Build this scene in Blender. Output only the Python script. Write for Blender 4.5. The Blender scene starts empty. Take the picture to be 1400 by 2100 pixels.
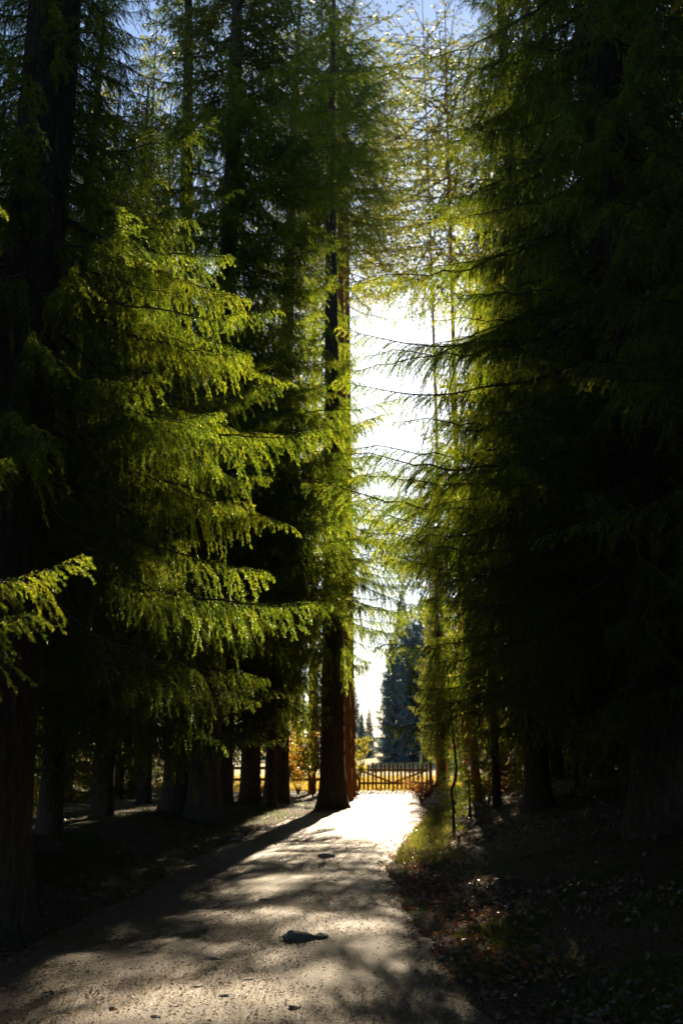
import bpy, math, random
import numpy as np
from mathutils import Vector, Matrix, noise as mnoise

sc = bpy.context.scene
C = sc.collection
R = math.radians
rng = np.random.default_rng(7)
random.seed(7)

# ------------------------------------------------------------------ camera, sky, sun, exposure
CAM_H, PITCH, LENS = 1.6, 13.5, 35.0
FPX = 2100 * LENS / 36.0
cd = bpy.data.cameras.new('camera')
cam = bpy.data.objects.new('camera', cd)
C.objects.link(cam)
cam.location = (0, 0, CAM_H)
cam.rotation_euler = (R(90 + PITCH), 0, 0)
cd.lens = LENS; cd.sensor_width = 36; cd.sensor_fit = 'AUTO'
cd.clip_start = 0.1; cd.clip_end = 3000
cd.dof.use_dof = True; cd.dof.focus_distance = 9.5; cd.dof.aperture_fstop = 1.8
sc.camera = cam

SUN_EL, SUN_AZ = 22.6, 6.0          # azimuth measured clockwise from +Y
w = bpy.data.worlds.new('World'); sc.world = w; w.use_nodes = True
nt = w.node_tree
for n in list(nt.nodes): nt.nodes.remove(n)
sky = nt.nodes.new('ShaderNodeTexSky'); sky.sky_type = 'NISHITA'; sky.sun_disc = False
sky.sun_elevation = R(SUN_EL); sky.sun_rotation = R(SUN_AZ)
sky.air_density = 1.0; sky.dust_density = 0.35; sky.ozone_density = 3.0
bg = nt.nodes.new('ShaderNodeBackground'); bg.inputs['Strength'].default_value = 0.055
ow = nt.nodes.new('ShaderNodeOutputWorld')
nt.links.new(sky.outputs[0], bg.inputs[0]); nt.links.new(bg.outputs[0], ow.inputs[0])
sd = bpy.data.lights.new('sun', 'SUN'); sd.energy = 5.0; sd.angle = R(0.53); sd.color = (1.0, 0.82, 0.57)
sun = bpy.data.objects.new('sun', sd); C.objects.link(sun)
SDIR = Vector((math.sin(R(SUN_AZ)) * math.cos(R(SUN_EL)), math.cos(R(SUN_AZ)) * math.cos(R(SUN_EL)), math.sin(R(SUN_EL))))
sun.rotation_euler = (-SDIR).to_track_quat('-Z', 'Y').to_euler()
sun.location = (5, 60, 40)
vs = sc.view_settings
vs.view_transform = 'Standard'; vs.look = 'None'; vs.exposure = 1.92; vs.gamma = 1; vs.use_curve_mapping = False
sc.render.engine = 'CYCLES'
cy = sc.cycles
cy.max_bounces = 2; cy.diffuse_bounces = 1; cy.glossy_bounces = 1; cy.transmission_bounces = 1
cy.volume_bounces = 0; cy.transparent_max_bounces = 4
cy.use_denoising = True; cy.denoising_prefilter = 'NONE'
cy.sample_clamp_indirect = .35; cy.sample_clamp_direct = 6; cy.caustics_reflective = False; cy.caustics_refractive = False

# ------------------------------------------------------------------ helpers
def px_ground(px, py):
    """where the line through a pixel of the 1400x2100 photograph meets level ground"""
    a = math.atan((py - 1050) / FPX) - R(PITCH)
    d = CAM_H / math.tan(a)
    depth = d * math.cos(R(PITCH)) - CAM_H * math.sin(R(PITCH))
    return (px - 700) / FPX * depth, d

def sstep(a, b, x):
    t = np.clip((np.asarray(x, float) - a) / (b - a), 0, 1)
    return t * t * (3 - 2 * t)

_le = np.array([[-6, -2.3], [3, -2.6], [8.1, -2.8], [12.3, -2.5], [17, -2.3], [22, -1.9], [27, -1.0], [31, 0.0], [34, -.3], [40, -1.0], [46, -1.6]])
_re = np.array([[-6, 1.4], [3, 1.2], [6.6, 1.0], [8.6, .85], [11.5, .75], [14.8, .72], [18.6, 1.15], [24, 1.9], [29, 2.5], [34, 2.7], [40, 3.4], [46, 4.2]])
def left_edge(y): return np.interp(y, _le[:, 0], _le[:, 1])
def right_edge(y): return np.interp(y, _re[:, 0], _re[:, 1])

def waves(x, y, s, seed=0):
    x = np.asarray(x, float) / s; y = np.asarray(y, float) / s
    r = np.random.default_rng(100 + seed); o = 0
    for k in range(6):
        a = r.uniform(0, 6.28); f = r.uniform(.6, 1.9); p = r.uniform(0, 6.28)
        o = o + np.sin((x * math.cos(a) + y * math.sin(a)) * f * 2.2 + p)
    return o / 6

def H(x, y):
    x = np.asarray(x, float); y = np.asarray(y, float)
    dr = x - right_edge(y); dl = left_edge(y) - x
    near = 1 - sstep(27, 36, y)
    z = near * (0.95 * sstep(0.0, 4.2, dr) + .25 * sstep(4, 14, dr))
    z = z + near * .30 * sstep(0, 2.5, dl)
    off = sstep(0, 1.2, np.maximum(dr, dl))
    z = z + .07 * waves(x, y, 1.6, 1) * off + .03 * waves(x, y, .5, 2) * off
    z = z + .012 * waves(x, y, .8, 3)
    far = sstep(46, 150, y)
    z = z + far * (0.4 + 1.6 * sstep(2, 40, x) + .3 * waves(x, y, 30, 4))
    z = z + sstep(180, 500, y) * 6
    return z
def Hs(x, y): return float(H(x, y))

class MB:
    """collects vertices and faces with a material index"""
    def __init__(s): s.v = []; s.f3 = []; s.f4 = []; s.m3 = []; s.m4 = []; s.n = 0
    def add(s, v, tris=None, quads=None, mat=0):
        v = np.asarray(v, float).reshape(-1, 3)
        if tris is not None and len(tris):
            t = np.asarray(tris, int).reshape(-1, 3) + s.n; s.f3.append(t); s.m3.append(np.full(len(t), mat))
        if quads is not None and len(quads):
            q = np.asarray(quads, int).reshape(-1, 4) + s.n; s.f4.append(q); s.m4.append(np.full(len(q), mat))
        s.v.append(v); s.n += len(v)
    def tube(s, pts, rad, sides=5, mat=0, cap=True):
        pts = np.asarray(pts, float); n = len(pts); rad = np.broadcast_to(np.asarray(rad, float), (n,))
        t = np.gradient(pts, axis=0); t /= np.linalg.norm(t, axis=1)[:, None] + 1e-9
        up = np.where(np.abs(t[:, 2:3]) > .9, np.array([[1., 0, 0]]), np.array([[0, 0, 1.]]))
        a = np.cross(t, up); a /= np.linalg.norm(a, axis=1)[:, None] + 1e-9
        b = np.cross(t, a)
        th = np.arange(sides) * 2 * math.pi / sides
        v = pts[:, None] + rad[:, None, None] * (a[:, None] * np.cos(th)[None, :, None] + b[:, None] * np.sin(th)[None, :, None])
        i = np.arange(n - 1)[:, None] * sides; j = np.arange(sides)[None]; k = (j + 1) % sides
        q = np.stack([i + j, i + k, i + sides + k, i + sides + j], -1).reshape(-1, 4)
        v = v.reshape(-1, 3)
        tr = None
        if cap:
            v = np.vstack([v, pts[-1:]]); c = len(v) - 1; o = (n - 1) * sides
            tr = np.stack([o + np.arange(sides), o + (np.arange(sides) + 1) % sides, np.full(sides, c)], -1)
        s.add(v, tr, q, mat)
    def mesh(s, name, mats, smooth=False):
        me = bpy.data.meshes.new(name)
        v = np.vstack(s.v).astype(np.float32)
        f3 = np.vstack(s.f3) if s.f3 else np.zeros((0, 3), int); f4 = np.vstack(s.f4) if s.f4 else np.zeros((0, 4), int)
        m = np.concatenate(s.m3 + s.m4).astype(np.int32)
        me.vertices.add(len(v)); me.vertices.foreach_set('co', v.ravel())
        me.loops.add(f3.size + f4.size); me.loops.foreach_set('vertex_index', np.concatenate([f3.ravel(), f4.ravel()]).astype(np.int32))
        np_ = len(f3) + len(f4); me.polygons.add(np_)
        st = np.concatenate([np.arange(len(f3)) * 3, f3.size + np.arange(len(f4)) * 4]).astype(np.int32)
        me.polygons.foreach_set('loop_start', st)
        for x in mats: me.materials.append(x)
        me.polygons.foreach_set('material_index', m)
        me.polygons.foreach_set('use_smooth', np.full(np_, smooth))
        me.update(calc_edges=True)
        return me

def link(name, me, parent=None, loc=(0, 0, 0), rot=(0, 0, 0), sca=(1, 1, 1)):
    o = bpy.data.objects.new(name, me); C.objects.link(o)
    o.location = loc; o.rotation_euler = rot; o.scale = sca
    if parent: o.parent = parent
    return o
def tag(o, label=None, cat=None, group=None, kind=None):
    if label: o['label'] = label
    if cat: o['category'] = cat
    if group: o['group'] = group
    if kind: o['kind'] = kind
    return o
def thing(name, label, cat, x, y, group=None, z=None, rz=0):
    e = bpy.data.objects.new(name, None); C.objects.link(e); e.empty_display_size = .2
    e.location = (x, y, Hs(x, y) if z is None else z); e.rotation_euler = (0, 0, rz)
    return tag(e, label, cat, group)
def box_mesh(name, sx, sy, sz, mat, jit=0.0, seed=0, tip=0):
    b = MB(); r = np.random.default_rng(seed)
    v = np.array([[x, y, z] for z in (0, 1) for y in (-.5, .5) for x in (-.5, .5)], float)
    v = v * [sx, sy, sz] + r.uniform(-jit, jit, (8, 3))
    if tip:
        v = np.vstack([v, [[0, -.5 * sy, sz + tip], [0, .5 * sy, sz + tip]]])
        b.add(v, [[4, 5, 8], [7, 6, 9]], [[0, 2, 3, 1], [0, 1, 5, 4], [1, 3, 7, 5], [3, 2, 6, 7], [2, 0, 4, 6], [4, 8, 9, 6], [8, 5, 7, 9]])
    else:
        b.add(v, None, [[0, 2, 3, 1], [4, 5, 7, 6], [0, 1, 5, 4], [1, 3, 7, 5], [3, 2, 6, 7], [2, 0, 4, 6]])
    return b.mesh(name, [mat])

# ------------------------------------------------------------------ materials
def new_mat(name):
    m = bpy.data.materials.new(name); m.use_nodes = True
    t = m.node_tree
    for n in list(t.nodes): t.nodes.remove(n)
    return m, t, t.nodes, t.links
def N(t, typ, **kw):
    n = t.nodes.new(typ)
    for k, v in kw.items():
        if k in n.inputs: n.inputs[k].default_value = v
        else: setattr(n, k, v)
    return n
def ramp(t, src, stops, interp='LINEAR'):
    r = t.nodes.new('ShaderNodeValToRGB'); r.color_ramp.interpolation = interp
    e = r.color_ramp.elements
    while len(e) < len(stops): e.new(.5)
    for k, (p, c) in enumerate(stops):
        e[k].position = p; e[k].color = (*c, 1) if len(c) == 3 else c
    t.links.new(src, r.inputs[0]); return r.outputs[0]
def foliage_mat(name, stops, trans_gain=(2.2, 2.4, 1.4), trans=.42, rough=.45, spec=.45, clump=6):
    m, t, ns, L = new_mat(name)
    g = N(t, 'ShaderNodeNewGeometry'); oi = N(t, 'ShaderNodeObjectInfo')
    ad = N(t, 'ShaderNodeMath', operation='MULTIPLY_ADD'); ad.inputs[1].default_value = .55
    mu = N(t, 'ShaderNodeMath', operation='MULTIPLY'); mu.inputs[1].default_value = .45
    L.new(oi.outputs['Random'], mu.inputs[0])
    L.new(g.outputs['Random Per Island'], ad.inputs[0]); L.new(mu.outputs[0], ad.inputs[2])
    tc = N(t, 'ShaderNodeTexCoord'); nz = N(t, 'ShaderNodeTexNoise', Scale=clump, Detail=3); L.new(tc.outputs['Object'], nz.inputs['Vector'])
    cl = N(t, 'ShaderNodeMapRange'); cl.inputs[1].default_value = .38; cl.inputs[2].default_value = .64; cl.inputs[3].default_value = -.35; cl.inputs[4].default_value = .35; L.new(nz.outputs[0], cl.inputs[0])
    sm = N(t, 'ShaderNodeMath', operation='ADD'); sm.use_clamp = True; L.new(ad.outputs[0], sm.inputs[0]); L.new(cl.outputs[0], sm.inputs[1])
    col = ramp(t, sm.outputs[0], stops)
    p = N(t, 'ShaderNodeBsdfPrincipled', Roughness=rough); p.inputs['Specular IOR Level'].default_value = spec
    L.new(col, p.inputs['Base Color'])
    vm = N(t, 'ShaderNodeVectorMath', operation='MULTIPLY'); vm.inputs[1].default_value = trans_gain
    L.new(col, vm.inputs[0])
    tr = N(t, 'ShaderNodeBsdfTranslucent'); L.new(vm.outputs[0], tr.inputs[0])
    mx = N(t, 'ShaderNodeMixShader'); mx.inputs[0].default_value = trans
    L.new(p.outputs[0], mx.inputs[1]); L.new(tr.outputs[0], mx.inputs[2])
    o = N(t, 'ShaderNodeOutputMaterial'); L.new(mx.outputs[0], o.inputs[0])
    return m
M = {}
M['needle'] = foliage_mat('spruce_needles', [(0, (.018, .034, .008)), (.45, (.048, .074, .012)), (.8, (.092, .115, .017)), (1, (.125, .14, .025))], (6.5, 6.1, 2.0), .5)
M['needle_mid'] = foliage_mat('spruce_needles_mid', [(0, (.03, .045, .012)), (.5, (.06, .075, .017)), (1, (.12, .115, .03))], (4.0, 3.7, 2.0), .48)
M['grass'] = foliage_mat('grass_blades', [(0, (.05, .075, .015)), (.5, (.10, .12, .02)), (1, (.22, .19, .05))], (1.8, 1.9, 1.2), .45)
M['moss'] = foliage_mat('moss_blades', [(0, (.05, .075, .008)), (.5, (.10, .14, .012)), (1, (.16, .17, .02))], (1.8, 1.9, 1.2), .45)
M['leaf'] = foliage_mat('dry_leaves', [(0, (.12, .055, .025)), (.35, (.27, .13, .06)), (.6, (.45, .17, .045)), (.85, (.52, .15, .03)), (1, (.40, .30, .22))], (1.3, 1.1, .8), .35, .4)
M['leaf_pale'] = foliage_mat('pale_dry_leaves', [(0, (.09, .06, .045)), (.5, (.19, .13, .10)), (.9, (.27, .20, .17)), (1, (.34, .29, .26))], (1.2, 1.1, .9), .25, .35)
M['leaf_red'] = foliage_mat('copper_leaves', [(0, (.10, .04, .02)), (.5, (.20, .08, .03)), (1, (.32, .16, .06))], (1.5, 1.3, .9), .4)
M['leaf_gold'] = foliage_mat('golden_leaves', [(0, (.28, .13, .02)), (.5, (.42, .25, .03)), (1, (.40, .34, .06))], (1.5, 1.4, 1.0), .5)
M['gold_grass'] = foliage_mat('golden_meadow_grass', [(0, (.20, .15, .03)), (.5, (.36, .27, .06)), (1, (.50, .40, .12))], (1.6, 1.5, 1.1), .5)
M['needle_haze'] = foliage_mat('haze_tinted_needles', [(0, (.06, .095, .10)), (.5, (.10, .15, .155)), (1, (.15, .20, .19))], (1.2, 1.3, 1.4), .3)  # aerial haze painted in as a blue needle colour
M['leaf_lime'] = foliage_mat('yellow_green_leaves', [(0, (.10, .11, .02)), (.5, (.20, .20, .03)), (1, (.32, .27, .05))], (1.8, 1.7, 1.2), .5)

def bark_mat(name, cols, scale=9, bump=.5):
    m, t, ns, L = new_mat(name)
    tc = N(t, 'ShaderNodeTexCoord'); mp = N(t, 'ShaderNodeMapping'); mp.inputs['Scale'].default_value = (1, 1, .22)
    L.new(tc.outputs['Object'], mp.inputs[0])
    v = N(t, 'ShaderNodeTexVoronoi', Scale=scale * 1.3); v.feature = 'DISTANCE_TO_EDGE'
    n0 = N(t, 'ShaderNodeTexNoise', Scale=scale * .8, Detail=5)
    L.new(mp.outputs[0], n0.inputs['Vector'])
    mxv = N(t, 'ShaderNodeVectorMath', operation='MULTIPLY_ADD'); mxv.inputs[1].default_value = (.12, .12, .12)
    L.new(n0.outputs['Color'], mxv.inputs[0]); L.new(mp.outputs[0], mxv.inputs[2]); L.new(mxv.outputs[0], v.inputs['Vector'])
    n1 = N(t, 'ShaderNodeTexNoise', Scale=scale * 2.5, Detail=8, Roughness=.65); L.new(mp.outputs[0], n1.inputs['Vector'])
    mul = N(t, 'ShaderNodeMath', operation='MULTIPLY'); mul.inputs[1].default_value = 2.2; mul.use_clamp = True
    L.new(v.outputs['Distance'], mul.inputs[0])
    add = N(t, 'ShaderNodeMath', operation='MULTIPLY'); L.new(mul.outputs[0], add.inputs[0]); L.new(n1.outputs[0], add.inputs[1])
    col = ramp(t, n1.outputs[0], [(.3, cols[0]), (.52, cols[1]), (.72, cols[2])])
    p = N(t, 'ShaderNodeBsdfPrincipled', Roughness=.9); p.inputs['Specular IOR Level'].default_value = .2
    L.new(col, p.inputs['Base Color'])
    b = N(t, 'ShaderNodeBump', Strength=bump, Distance=.04); L.new(add.outputs[0], b.inputs['Height']); L.new(b.outputs[0], p.inputs['Normal'])
    o = N(t, 'ShaderNodeOutputMaterial'); L.new(p.outputs[0], o.inputs[0])
    return m
M['bark'] = bark_mat('spruce_bark', [(.035, .027, .022), (.085, .066, .055), (.14, .115, .10)], 9, .7)
M['bark_grey'] = bark_mat('grey_spruce_bark', [(.05, .042, .038), (.11, .095, .085), (.17, .15, .14)], 9, .7)
M['bark_red'] = bark_mat('pine_bark', [(.18, .065, .022), (.40, .16, .05), (.52, .25, .09)], 8, .8)
M['twig'] = bark_mat('twig_bark', [(.06, .045, .035), (.12, .09, .07), (.20, .16, .14)], 30, .2)
M['wood'] = bark_mat('fence_wood', [(.22, .12, .035), (.38, .22, .07), (.50, .32, .12)], 14, .3)  # golden veiling glow of the backlight put into the wood colour

def stone_mat(name, stops, sc_=6):
    m, t, ns, L = new_mat(name)
    tc = N(t, 'ShaderNodeTexCoord'); g = N(t, 'ShaderNodeNewGeometry')
    n1 = N(t, 'ShaderNodeTexNoise', Scale=sc_ * 3, Detail=8, Roughness=.7); L.new(tc.outputs['Object'], n1.inputs['Vector'])
    mx = N(t, 'ShaderNodeMath', operation='MULTIPLY_ADD'); mx.inputs[1].default_value = .6
    L.new(g.outputs['Random Per Island'], mx.inputs[0])
    h = N(t, 'ShaderNodeMath', operation='MULTIPLY'); h.inputs[1].default_value = .4; L.new(n1.outputs[0], h.inputs[0]); L.new(h.outputs[0], mx.inputs[2])
    col = ramp(t, mx.outputs[0], stops)
    p = N(t, 'ShaderNodeBsdfPrincipled', Roughness=.8); p.inputs['Specular IOR Level'].default_value = .35; L.new(col, p.inputs['Base Color'])
    b = N(t, 'ShaderNodeBump', Strength=.5, Distance=.01); L.new(n1.outputs[0], b.inputs['Height']); L.new(b.outputs[0], p.inputs['Normal'])
    o = N(t, 'ShaderNodeOutputMaterial'); L.new(p.outputs[0], o.inputs[0]); return m
M['stone'] = stone_mat('field_stone', [(0, (.07, .07, .065)), (.5, (.15, .145, .13)), (1, (.26, .25, .23))])
M['pebble'] = stone_mat('pebble_stone', [(0, (.14, .13, .12)), (.5, (.26, .24, .21)), (1, (.40, .38, .35))])
M['grit'] = stone_mat('path_grit', [(0, (.05, .038, .027)), (.35, (.10, .074, .05)), (.75, (.20, .15, .10)), (1, (.36, .30, .23))])
M['litter'] = foliage_mat('needle_litter', [(0, (.06, .035, .02)), (.5, (.15, .09, .045)), (1, (.26, .18, .10))], (1.2, 1.1, .9), .2, .4)
M['straw'] = foliage_mat('straw_litter', [(0, (.06, .04, .025)), (.5, (.18, .125, .075)), (1, (.40, .30, .20))], (1.2, 1.1, .9), .4, .3, .6)
M['pale'] = stone_mat('weathered_pale_wood', [(0, (.3, .28, .26)), (1, (.5, .48, .46))])

def ground_mat():
    m, t, ns, L = new_mat('forest_floor')
    g = N(t, 'ShaderNodeNewGeometry'); sx = N(t, 'ShaderNodeSeparateXYZ'); L.new(g.outputs['Position'], sx.inputs[0])
    n1 = N(t, 'ShaderNodeTexNoise', Scale=2.2, Detail=9, Roughness=.7); L.new(g.outputs['Position'], n1.inputs['Vector'])
    n2 = N(t, 'ShaderNodeTexNoise', Scale=26, Detail=8, Roughness=.75); L.new(g.outputs['Position'], n2.inputs['Vector'])
    n3 = N(t, 'ShaderNodeTexNoise', Scale=.7, Detail=4); L.new(g.outputs['Position'], n3.inputs['Vector'])
    brown = ramp(t, n2.outputs[0], [(.3, (.035, .024, .016)), (.5, (.085, .058, .036)), (.7, (.16, .12, .08))])
    moss = ramp(t, n2.outputs[0], [(.3, (.022, .032, .008)), (.55, (.05, .062, .014)), (.75, (.09, .09, .03))])
    f1 = ramp(t, n3.outputs[0], [(.46, (0, 0, 0)), (.60, (1, 1, 1))])
    mx = N(t, 'ShaderNodeMixRGB'); L.new(f1, mx.inputs[0]); L.new(brown, mx.inputs[1]); L.new(moss, mx.inputs[2])
    mead = ramp(t, n1.outputs[0], [(.3, (.14, .12, .03)), (.5, (.24, .20, .06)), (.7, (.34, .27, .10))])
    mr = N(t, 'ShaderNodeMapRange'); mr.inputs[1].default_value = 41.0; mr.inputs[2].default_value = 43.5; L.new(sx.outputs[1], mr.inputs[0])
    mx2 = N(t, 'ShaderNodeMixRGB'); L.new(mr.outputs[0], mx2.inputs[0]); L.new(mx.outputs[0], mx2.inputs[1]); L.new(mead, mx2.inputs[2])
    p = N(t, 'ShaderNodeBsdfPrincipled', Roughness=.95); p.inputs['Specular IOR Level'].default_value = .15; L.new(mx2.outputs[0], p.inputs['Base Color'])
    b = N(t, 'ShaderNodeBump', Strength=.9, Distance=.03); L.new(n2.outputs[0], b.inputs['Height']); L.new(b.outputs[0], p.inputs['Normal'])
    o = N(t, 'ShaderNodeOutputMaterial'); L.new(p.outputs[0], o.inputs[0]); return m
def path_mat():
    m, t, ns, L = new_mat('gravel_path')
    g = N(t, 'ShaderNodeNewGeometry')
    n1 = N(t, 'ShaderNodeTexNoise', Scale=1.3, Detail=6, Roughness=.6); L.new(g.outputs['Position'], n1.inputs['Vector'])
    n2 = N(t, 'ShaderNodeTexNoise', Scale=45, Detail=6, Roughness=.8); L.new(g.outputs['Position'], n2.inputs['Vector'])
    v = N(t, 'ShaderNodeTexVoronoi', Scale=70); L.new(g.outputs['Position'], v.inputs['Vector'])
    base = ramp(t, n2.outputs[0], [(.28, (.034, .025, .017)), (.5, (.135, .098, .066)), (.72, (.29, .215, .148))])
    tint = ramp(t, n1.outputs[0], [(.35, (.72, .66, .60)), (.65, (1.08, 1.04, 1.0))])
    mx = N(t, 'ShaderNodeMixRGB', blend_type='MULTIPLY'); mx.inputs[0].default_value = 1; L.new(base, mx.inputs[1]); L.new(tint, mx.inputs[2])
    p = N(t, 'ShaderNodeBsdfPrincipled', Roughness=.7); p.inputs['Specular IOR Level'].default_value = .4; L.new(mx.outputs[0], p.inputs['Base Color'])
    b = N(t, 'ShaderNodeBump', Strength=1.0, Distance=.012); L.new(n2.outputs[0], b.inputs['Height'])
    b2 = N(t, 'ShaderNodeBump', Strength=.8, Distance=.008); L.new(v.outputs['Distance'], b2.inputs['Height']); L.new(b.outputs[0], b2.inputs['Normal'])
    L.new(b2.outputs[0], p.inputs['Normal'])
    o = N(t, 'ShaderNodeOutputMaterial'); L.new(p.outputs[0], o.inputs[0]); return m
M['ground'] = ground_mat(); M['path'] = path_mat()

# ------------------------------------------------------------------ ground and path
def grid_mesh(name, xs, ys, zf, mat):
    X, Y = np.meshgrid(xs, ys); Z = zf(X, Y)
    nx, ny = len(xs), len(ys); b = MB()
    i = np.arange(ny - 1)[:, None] * nx + np.arange(nx - 1)[None]
    q = np.stack([i, i + 1, i + nx + 1, i + nx], -1).reshape(-1, 4)
    b.add(np.stack([X, Y, Z], -1).reshape(-1, 3), None, q)
    return b.mesh(name, [mat], True)
geo = lambda a, b, n: a * (b / a) ** np.linspace(0, 1, n)
xs = np.concatenate([-geo(9, 900, 34)[::-1], np.arange(-8.8, 10, .16), geo(10, 900, 34)])
ys = np.concatenate([-geo(6, 400, 14)[::-1], np.arange(-5.5, 46, .2), geo(46.3, 1500, 50)])
def ground_z(x, y):
    inside = np.minimum(x - left_edge(y), right_edge(y) - x)
    return H(x, y) - .05 * sstep(-.1, .35, inside) * (y < 45.5)
tag(link('ground', grid_mesh('ground', xs, ys, ground_z, M['ground'])), kind='structure')

def path_mesh():
    ys = np.arange(-5, 44, .12); n = 30; b = MB()
    T = np.linspace(0, 1, n)
    wob = .16 * waves(ys * 0, ys, .8, 11); wob2 = .2 * waves(ys * 0 + 5, ys, .9, 12)
    l = left_edge(ys) + wob; r = right_edge(ys) + wob2
    X = l[:, None] + (r - l)[:, None] * T[None]; Y = np.broadcast_to(ys[:, None], X.shape)
    e = np.minimum(T, 1 - T)[None] * (r - l)[:, None]
    Z = H(X, Y) - .03 + .035 * sstep(0, .3, e) + .012 * waves(X, Y, .35, 13) + .02 * waves(X, Y, 1.1, 14)
    i = np.arange(len(ys) - 1)[:, None] * n + np.arange(n - 1)[None]
    b.add(np.stack([X, Y, Z], -1).reshape(-1, 3), None, np.stack([i, i + 1, i + n + 1, i + n], -1).reshape(-1, 4))
    return b.mesh('path', [M['path']], True)
tag(link('path', path_mesh()), kind='structure')

# ------------------------------------------------------------------ spruce branches
def unit(v): return v / (np.linalg.norm(v, axis=-1, keepdims=True) + 1e-9)

def needles_on(b, P, D, Ln, nlen, nw, step, mat, r):
    """P start points, D unit directions, Ln lengths of shoots: needle triangles set round each shoot"""
    cnt = np.maximum(2, (Ln / step).astype(int)); idx = np.repeat(np.arange(len(P)), cnt)
    k = np.concatenate([np.arange(c) for c in cnt]); u = (k + r.uniform(0, 1, len(k))) / cnt[idx]
    d = D[idx]; base = P[idx] + d * (u * Ln[idx])[:, None]
    rad = r.normal(size=(len(idx), 3)); rad -= d * (rad * d).sum(1)[:, None]; rad = unit(rad)
    nd = unit(d * r.uniform(.5, 1.1, (len(idx), 1)) + rad)
    ln = nlen * r.uniform(.7, 1.2, len(idx)) * (1 - .35 * (u > .93))
    side = unit(np.cross(nd, rad + r.normal(size=rad.shape) * .5)) * (nw * .5)
    v = np.stack([base + side, base - side, base + nd * ln[:, None]], 1).reshape(-1, 3)
    b.add(v, np.arange(len(v)).reshape(-1, 3), None, mat)

def branch_axis(Lb, r, up=0.0, n=20):
    t = np.linspace(0, 1, n)
    z = Lb * (-.30 * t + .26 * t ** 2.4 + up * t) + .015 * np.cumsum(r.normal(size=n)) * Lb / 2
    y = .03 * np.cumsum(r.normal(size=n)) * Lb / 2
    z[0] = 0; y[0] = 0
    return np.stack([Lb * t, y, z], 1)

def branch_mesh(name, Lb, seed, step2=.030, step3=.05, nl=.021, nw=.0040, ns=.0028, hang=1.1, bare=.10):
    r = np.random.default_rng(seed); b = MB()
    ax = branch_axis(Lb, r); n = len(ax); tt = np.linspace(0, 1, n)
    b.tube(ax, np.linspace(.005 + .006 * Lb, .0025, n), 5, 0)
    at = lambda u: np.stack([np.interp(u, tt, ax[:, k]) for k in range(3)], -1)
    SP, SD, SL = [], [], []
    us = np.arange(bare * Lb, Lb, step2) / Lb
    us = us + r.uniform(-.3, .3, len(us)) * step2 / Lb; us = np.clip(us, 0, .995)
    patch = .5 + .5 * np.sin(us * 19 + seed) * np.sin(us * 7 + 2 * seed)
    for i, u in enumerate(us):
        s = 1 if i % 2 else -1
        prof = min(1, (1 - u) * 1.7 + .16) * min(1, .35 + u * 1.6)
        l2 = (.22 + .55 * r.random()) * prof * min(1.2, .45 + Lb / 3.0) * (.65 + .55 * patch[i]) * hang
        d = np.array([.75 + .5 * u, s * r.uniform(.3, .8), r.uniform(-.5, .05)]); d /= np.linalg.norm(d)
        m = 7; p = at(u); pts = [p.copy()]; g = r.uniform(.16, .34) * (1.15 - .7 * u) * hang
        for k in range(m):
            d = d + np.array([0, 0, -g]) + r.normal(size=3) * .07; d /= np.linalg.norm(d)
            p = p + d * l2 / m; pts.append(p.copy())
        pts = np.array(pts)
        b.tube(pts, np.linspace(.003, .0012, m + 1), 3, 0, False)
        seg = pts[1:] - pts[:-1]; sl = np.linalg.norm(seg, axis=1)
        keep = slice(1, None); SP.append(pts[:-1][keep]); SD.append((seg / sl[:, None])[keep]); SL.append(sl[keep])
        n3 = max(3, int(l2 / step3)); u3 = (np.arange(n3) + r.uniform(.2, .8, n3)) / n3
        P3 = np.stack([np.interp(u3 * m, np.arange(m + 1), pts[:, k]) for k in range(3)], -1)
        dd = unit(np.stack([np.interp(u3 * m, np.arange(m) + .5, seg[:, k]) for k in range(3)], -1))
        nrm = unit(np.cross(dd, r.normal(size=3) * .6 + np.array([1., 0, .3])))
        sg = np.where(np.arange(n3) % 2, 1., -1.)[:, None]
        D3 = unit(dd * r.uniform(.7, 1.3, (n3, 1)) + nrm * sg * r.uniform(.5, 1.0, (n3, 1)) + np.array([0, 0, -.6]) + r.normal(size=(n3, 3)) * .15)
        L3 = r.uniform(.04, .11, n3) * (1.15 - .6 * u3) * (.55 + .45 * prof)
        SP.append(P3); SD.append(D3); SL.append(L3)
    k0 = int(n * .55)
    seg = ax[k0 + 1:] - ax[k0:-1]; sl = np.linalg.norm(seg, axis=1)
    SP.append(ax[k0:-1]); SD.append(seg / sl[:, None]); SL.append(sl)
    needles_on(b, np.vstack(SP), np.vstack(SD), np.concatenate(SL), nl, nw, ns, 1, r)
    return b.mesh(name, [M['twig'], M['needle']])

HERO = [(Lb, [branch_mesh('branch', Lb, s) for s in seeds]) for Lb, seeds in ((0.7, (31, 32)), (1.3, (1, 2)), (2.1, (3, 4, 5)), (3.0, (6, 7, 8)))]
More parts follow.
